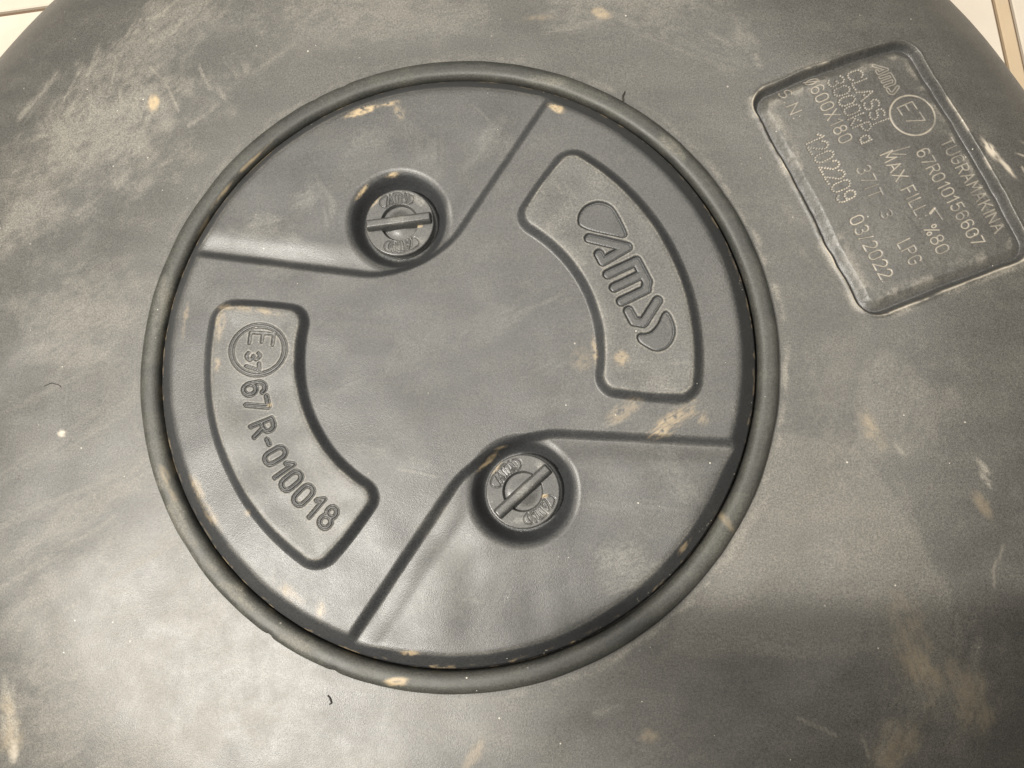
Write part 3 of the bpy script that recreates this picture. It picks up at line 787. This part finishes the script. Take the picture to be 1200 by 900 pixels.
# caked dirt in the gap at the foot of the rim
gapd = sstep(118.2, 120.0, Rr)*sstep(0.56, 0.74, fbm(TH*0.55, Rr*0.8, 3))
cclay = np.maximum(cclay, gapd*0.55)
cchip = 0.85*sstep(116.8, 119.5, Rr)*(vnoise(X*1.7, Y*1.7) > 0.955)*sstep(0.45, 0.6, fbm(TH*0.12, Rr*0.1, 3))*(Rr < 121)
Pc = np.stack([X, Y, H+8.0], -1)
Nc = grid_normals(Pc); Nc = np.where(Nc[..., 2:3] < 0, -Nc, Nc)
Qc = grid_quads(*X.shape)
cenr = Rr[:-1, :-1].ravel(); idf = ids[:-1, :-1].ravel(); ok = cenr < 121.3
flc = np.cross(Pc[1, 0]-Pc[0, 0], Pc[0, 1]-Pc[0, 0])[2] < 0
fc = flip if flc else (lambda q: q)
Vcv = Pc.reshape(-1, 3); Ncv = Nc.reshape(-1, 3)
dark_tone_c = np.maximum(0.30*logo_in, np.maximum(0.8*sstep(0.93, 0.72, Nc[..., 2]), 0.7*sstep(18.6, 16.4, near)*sstep(0.25, 0.5, fbm(X*0.3, Y*0.3+8, 3))))   # darker logo floors and steep faces; oily grime round the knobs
cdust *= 1-0.8*sstep(24, 19, near)
catt = {'dark_tone': dark_tone_c.ravel(), 'dust': cdust.ravel(), 'clay': cclay.ravel(), 'chip': cchip.ravel()}
def cpart(name, k, parent): 
    q = Qc[ok & (idf == k)]
    return mesh_obj(name, Vcv, fc(q), MAT_COVER, parent, Ncv, catt) if len(q) else None
cpart('deck', 0, cover)
cpart('lower_sector', 1, cover); cpart('lower_sector', 2, cover)
pr = cpart('raised_pad', 3, cover); pr['label'] = 'raised curved pad with a sunken company logo'
pl_ = cpart('raised_pad', 4, cover); pl_['label'] = 'raised curved pad with the approval number and roundel'
cpart('knob_well', 5, cover); cpart('knob_well', 6, cover)
cpart('rim', 7, cover)
for g in right_g: cpart('emblem', g, pr)
for g in left_g: cpart('letter', g, pl_)

# ------------------------------------------------------------------ locking knobs
def knob(centre, bar_deg, label):
    kz = 3.6
    k = empty('locking_knob', label, 'knob', (centre[0], centre[1], -4.0), 'locking knobs of the tank cover')
    ba = math.radians(bar_deg)
    nr, nth = 86, 300
    rad = 1.02*np.r_[np.linspace(0.02, 13.6, 78), 13.85, 14.0, 14.05, 14.05, 14.05, 14.05, 14.05, 14.05]
    zed = np.r_[np.zeros(78), -0.15, -0.45, -0.9, -1.6, -2.4, -3.6, -5.0, -7.4]
    ta = np.linspace(0, 2*math.pi, nth+1)
    x = rad[None, :]*np.cos(ta)[:, None]; y = rad[None, :]*np.sin(ta)[:, None]
    z = np.broadcast_to(zed[None, :], x.shape).copy()
    r = np.hypot(x, y)
    z -= 1.9*sstep(7.9, 7.2, r)
    z += 0.7*sstep(6.6, 2.0, r)
    idk = np.where(r < 7.5, 1, 0)
    bx = x*math.cos(ba)+y*math.sin(ba); by = -x*math.sin(ba)+y*math.cos(ba)
    q = 0.245
    for s in (1, -1):
        # the words bend round the hub
        rr_ = np.hypot(bx, by); aa = np.arctan2(bx*s, by*s)
        ex = aa*10.2/0.215; ey = (rr_-10.55)/0.285
        m_ = (np.abs(ex) < 38) & (np.abs(ey) < 12) & (by*s > 0)
        for dd in logo_sd(ex[m_], ey[m_], 1.6):
            dd = dd*q
            z[m_] += -0.42*np.exp(-(dd/0.20)**2)+0.10*sstep(0.1, -0.1, dd)
            idk[m_] = np.where(dd < 0.15, 2, idk[m_])
    Pk = np.stack([x, y, z+kz+4.0], -1)
    Nk = grid_normals(Pk); s_ = np.sign(Nk[40, 40, 2]); Nk = Nk*s_
    Qk = grid_quads(*x.shape)
    if np.cross(Pk[41, 40]-Pk[40, 40], Pk[40, 41]-Pk[40, 40])[2] < 0: Qk = flip(Qk)
    idq = idk[:-1, :-1].ravel(); Vk = Pk.reshape(-1, 3); Nk = Nk.reshape(-1, 3)
    wx, wy = Vk[:, 0]+centre[0], Vk[:, 1]+centre[1]
    ak = {'dust': smudge(wx, wy, [(centre[0]+8, centre[1]+9, 4, 1.5, -40, .5, .2), (centre[0]-2, centre[1]-11, 5, 1.5, 10, .35, .2), (centre[0]+9, centre[1]-8, 3, 2, 40, .3, .2)], 0.8),
          'clay': smudge(wx, wy, [(centre[0]+8.5, centre[1]-1.8, 1.3, .7, 10, .8, 0), (centre[0]-10.5, centre[1]+8.5, 5, .8, 50, .5, 0)], 0.8), 'chip': np.zeros(len(Vk))}
    mesh_obj('disc', Vk, Qk[idq == 0], MAT_KNOB, k, Nk, ak)
    mesh_obj('hub', Vk, Qk[idq == 1], MAT_KNOB, k, Nk, ak)
    mesh_obj('emblem', Vk, Qk[idq == 2], MAT_KNOB, k, Nk, ak)
    # grip bar: rounded bar of trapezoid section
    nu, nv = 60, 28
    uu = np.linspace(-1, 1, nu); vv = np.linspace(0, math.pi, nv)
    Lh, Wt, Hh = 13.6, 2.7, 3.2
    xs = Lh*np.sign(uu)*(1-(1-np.abs(uu))**1.7)
    endf = np.clip(1-((np.abs(xs)-(Lh-0.9))/0.9).clip(0, 1)**2.2, 0.0, 1)**0.5
    cy_ = np.cos(vv); sy_ = np.sin(vv)
    yy = np.sign(cy_)*np.abs(cy_)**0.42; zz_ = np.abs(sy_)**0.42
    yb = yy*(Wt*(1-0.26*zz_))
    bxs = np.repeat(xs[:, None], nv, 1); bys = yb[None, :]*(0.72+0.28*endf[:, None]); bzs = -2.0+(Hh+2.0)*zz_[None, :]*(0.25+0.75*endf[:, None])
    Pb = np.stack([bxs*math.cos(ba)-bys*math.sin(ba), bxs*math.sin(ba)+bys*math.cos(ba), bzs+kz+4.0], -1)
    Qb = grid_quads(nu, nv)
    if np.cross(Pb[31, 14]-Pb[30, 14], Pb[30, 15]-Pb[30, 14])[2] < 0: Qb = flip(Qb)
    Vb = Pb.reshape(-1, 3); caps = []
    for e in (0, nu-1):
        base = e*nv
        for j in range(nv//2-1):
            f = [base+j, base+j+1, base+nv-2-j, base+nv-1-j]
            caps.append(f if e == 0 else f[::-1])
    mesh_obj('grip_bar', Vb, np.r_[Qb, np.array(caps)], MAT_KNOB, k, None, {'dust': smudge(Vb[:, 0]+centre[0], Vb[:, 1]+centre[1], [(centre[0], centre[1], 5, 2, bar_deg, .3, .3)], .8), 'clay': np.zeros(len(Vb)), 'chip': np.zeros(len(Vb))})
    return k
knob(KN[0], 6.5, 'round plastic knob with nearly level grip bar, upper one on the cover')
knob(KN[1], 42.0, 'round plastic knob with steeply slanted grip bar, lower one on the cover')

# ------------------------------------------------------------------ bits of lint lying on the tank
def fibre(pts, rad, label):
    pts = np.array(pts, float)
    q = np.linspace(0, len(pts)-1, 18); pts = np.stack([np.interp(q, np.arange(len(pts)), pts[:, k]) for k in range(3)], 1)
    base = pts[0].copy(); pts = pts-base
    nv = 6; V = []
    for i, p in enumerate(pts):
        d = pts[min(i+1, 17)]-pts[max(i-1, 0)]; d /= np.linalg.norm(d)
        a = np.cross(d, [0, 0, 1]); a /= np.linalg.norm(a); b = np.cross(a, d)
        rd = rad*(0.55+0.45*math.sin(math.pi*(i+1)/19))*(0.8+0.4*rng.rand())
        for k in range(nv):
            w = 2*math.pi*k/nv; V.append(p+rd*(a*math.cos(w)+b*math.sin(w)))
    F = [(i*nv+k, i*nv+(k+1) % nv, (i+1)*nv+(k+1) % nv, (i+1)*nv+k) for i in range(17) for k in range(nv)]
    o = mesh_obj('lint', np.array(V), np.array(F), MAT_LINT)
    o.location = tuple(base*MM); o['label'] = label; o['category'] = 'lint'
TOPZ = -2.6
LINT = [([(71.2, 109.3), (70.9, 112.0), (71.9, 114.2)], .42, 'tiny dark brown crumb on the tank just above the seal ring at upper right'),
        ([(-47.0, -131), (-46.0, -132.2), (-45.4, -133.8), (-46.2, -134.4)], .34, 'tiny black curled speck on the tank just below the seal ring'),
        ([(-173, -9), (-169.5, -7.6), (-166, -8.6), (-165.2, -9.6)], .16, 'fine dark curved hair lying on the tank at the left')]
for p2, rd, lb in LINT:
    pts = []
    for x_, y_ in p2:
        r_ = math.hypot(x_, y_)
        z_ = float(np.interp(max(r_, 128), prof[:n_eq, 0], prof[:n_eq, 1]))+float(macro(np.array([x_]), np.array([y_]))[0])*float(sstep(128, 150, r_))
        pts.append((x_, y_, z_+rd*0.8))
    fibre(pts, rd, lb)
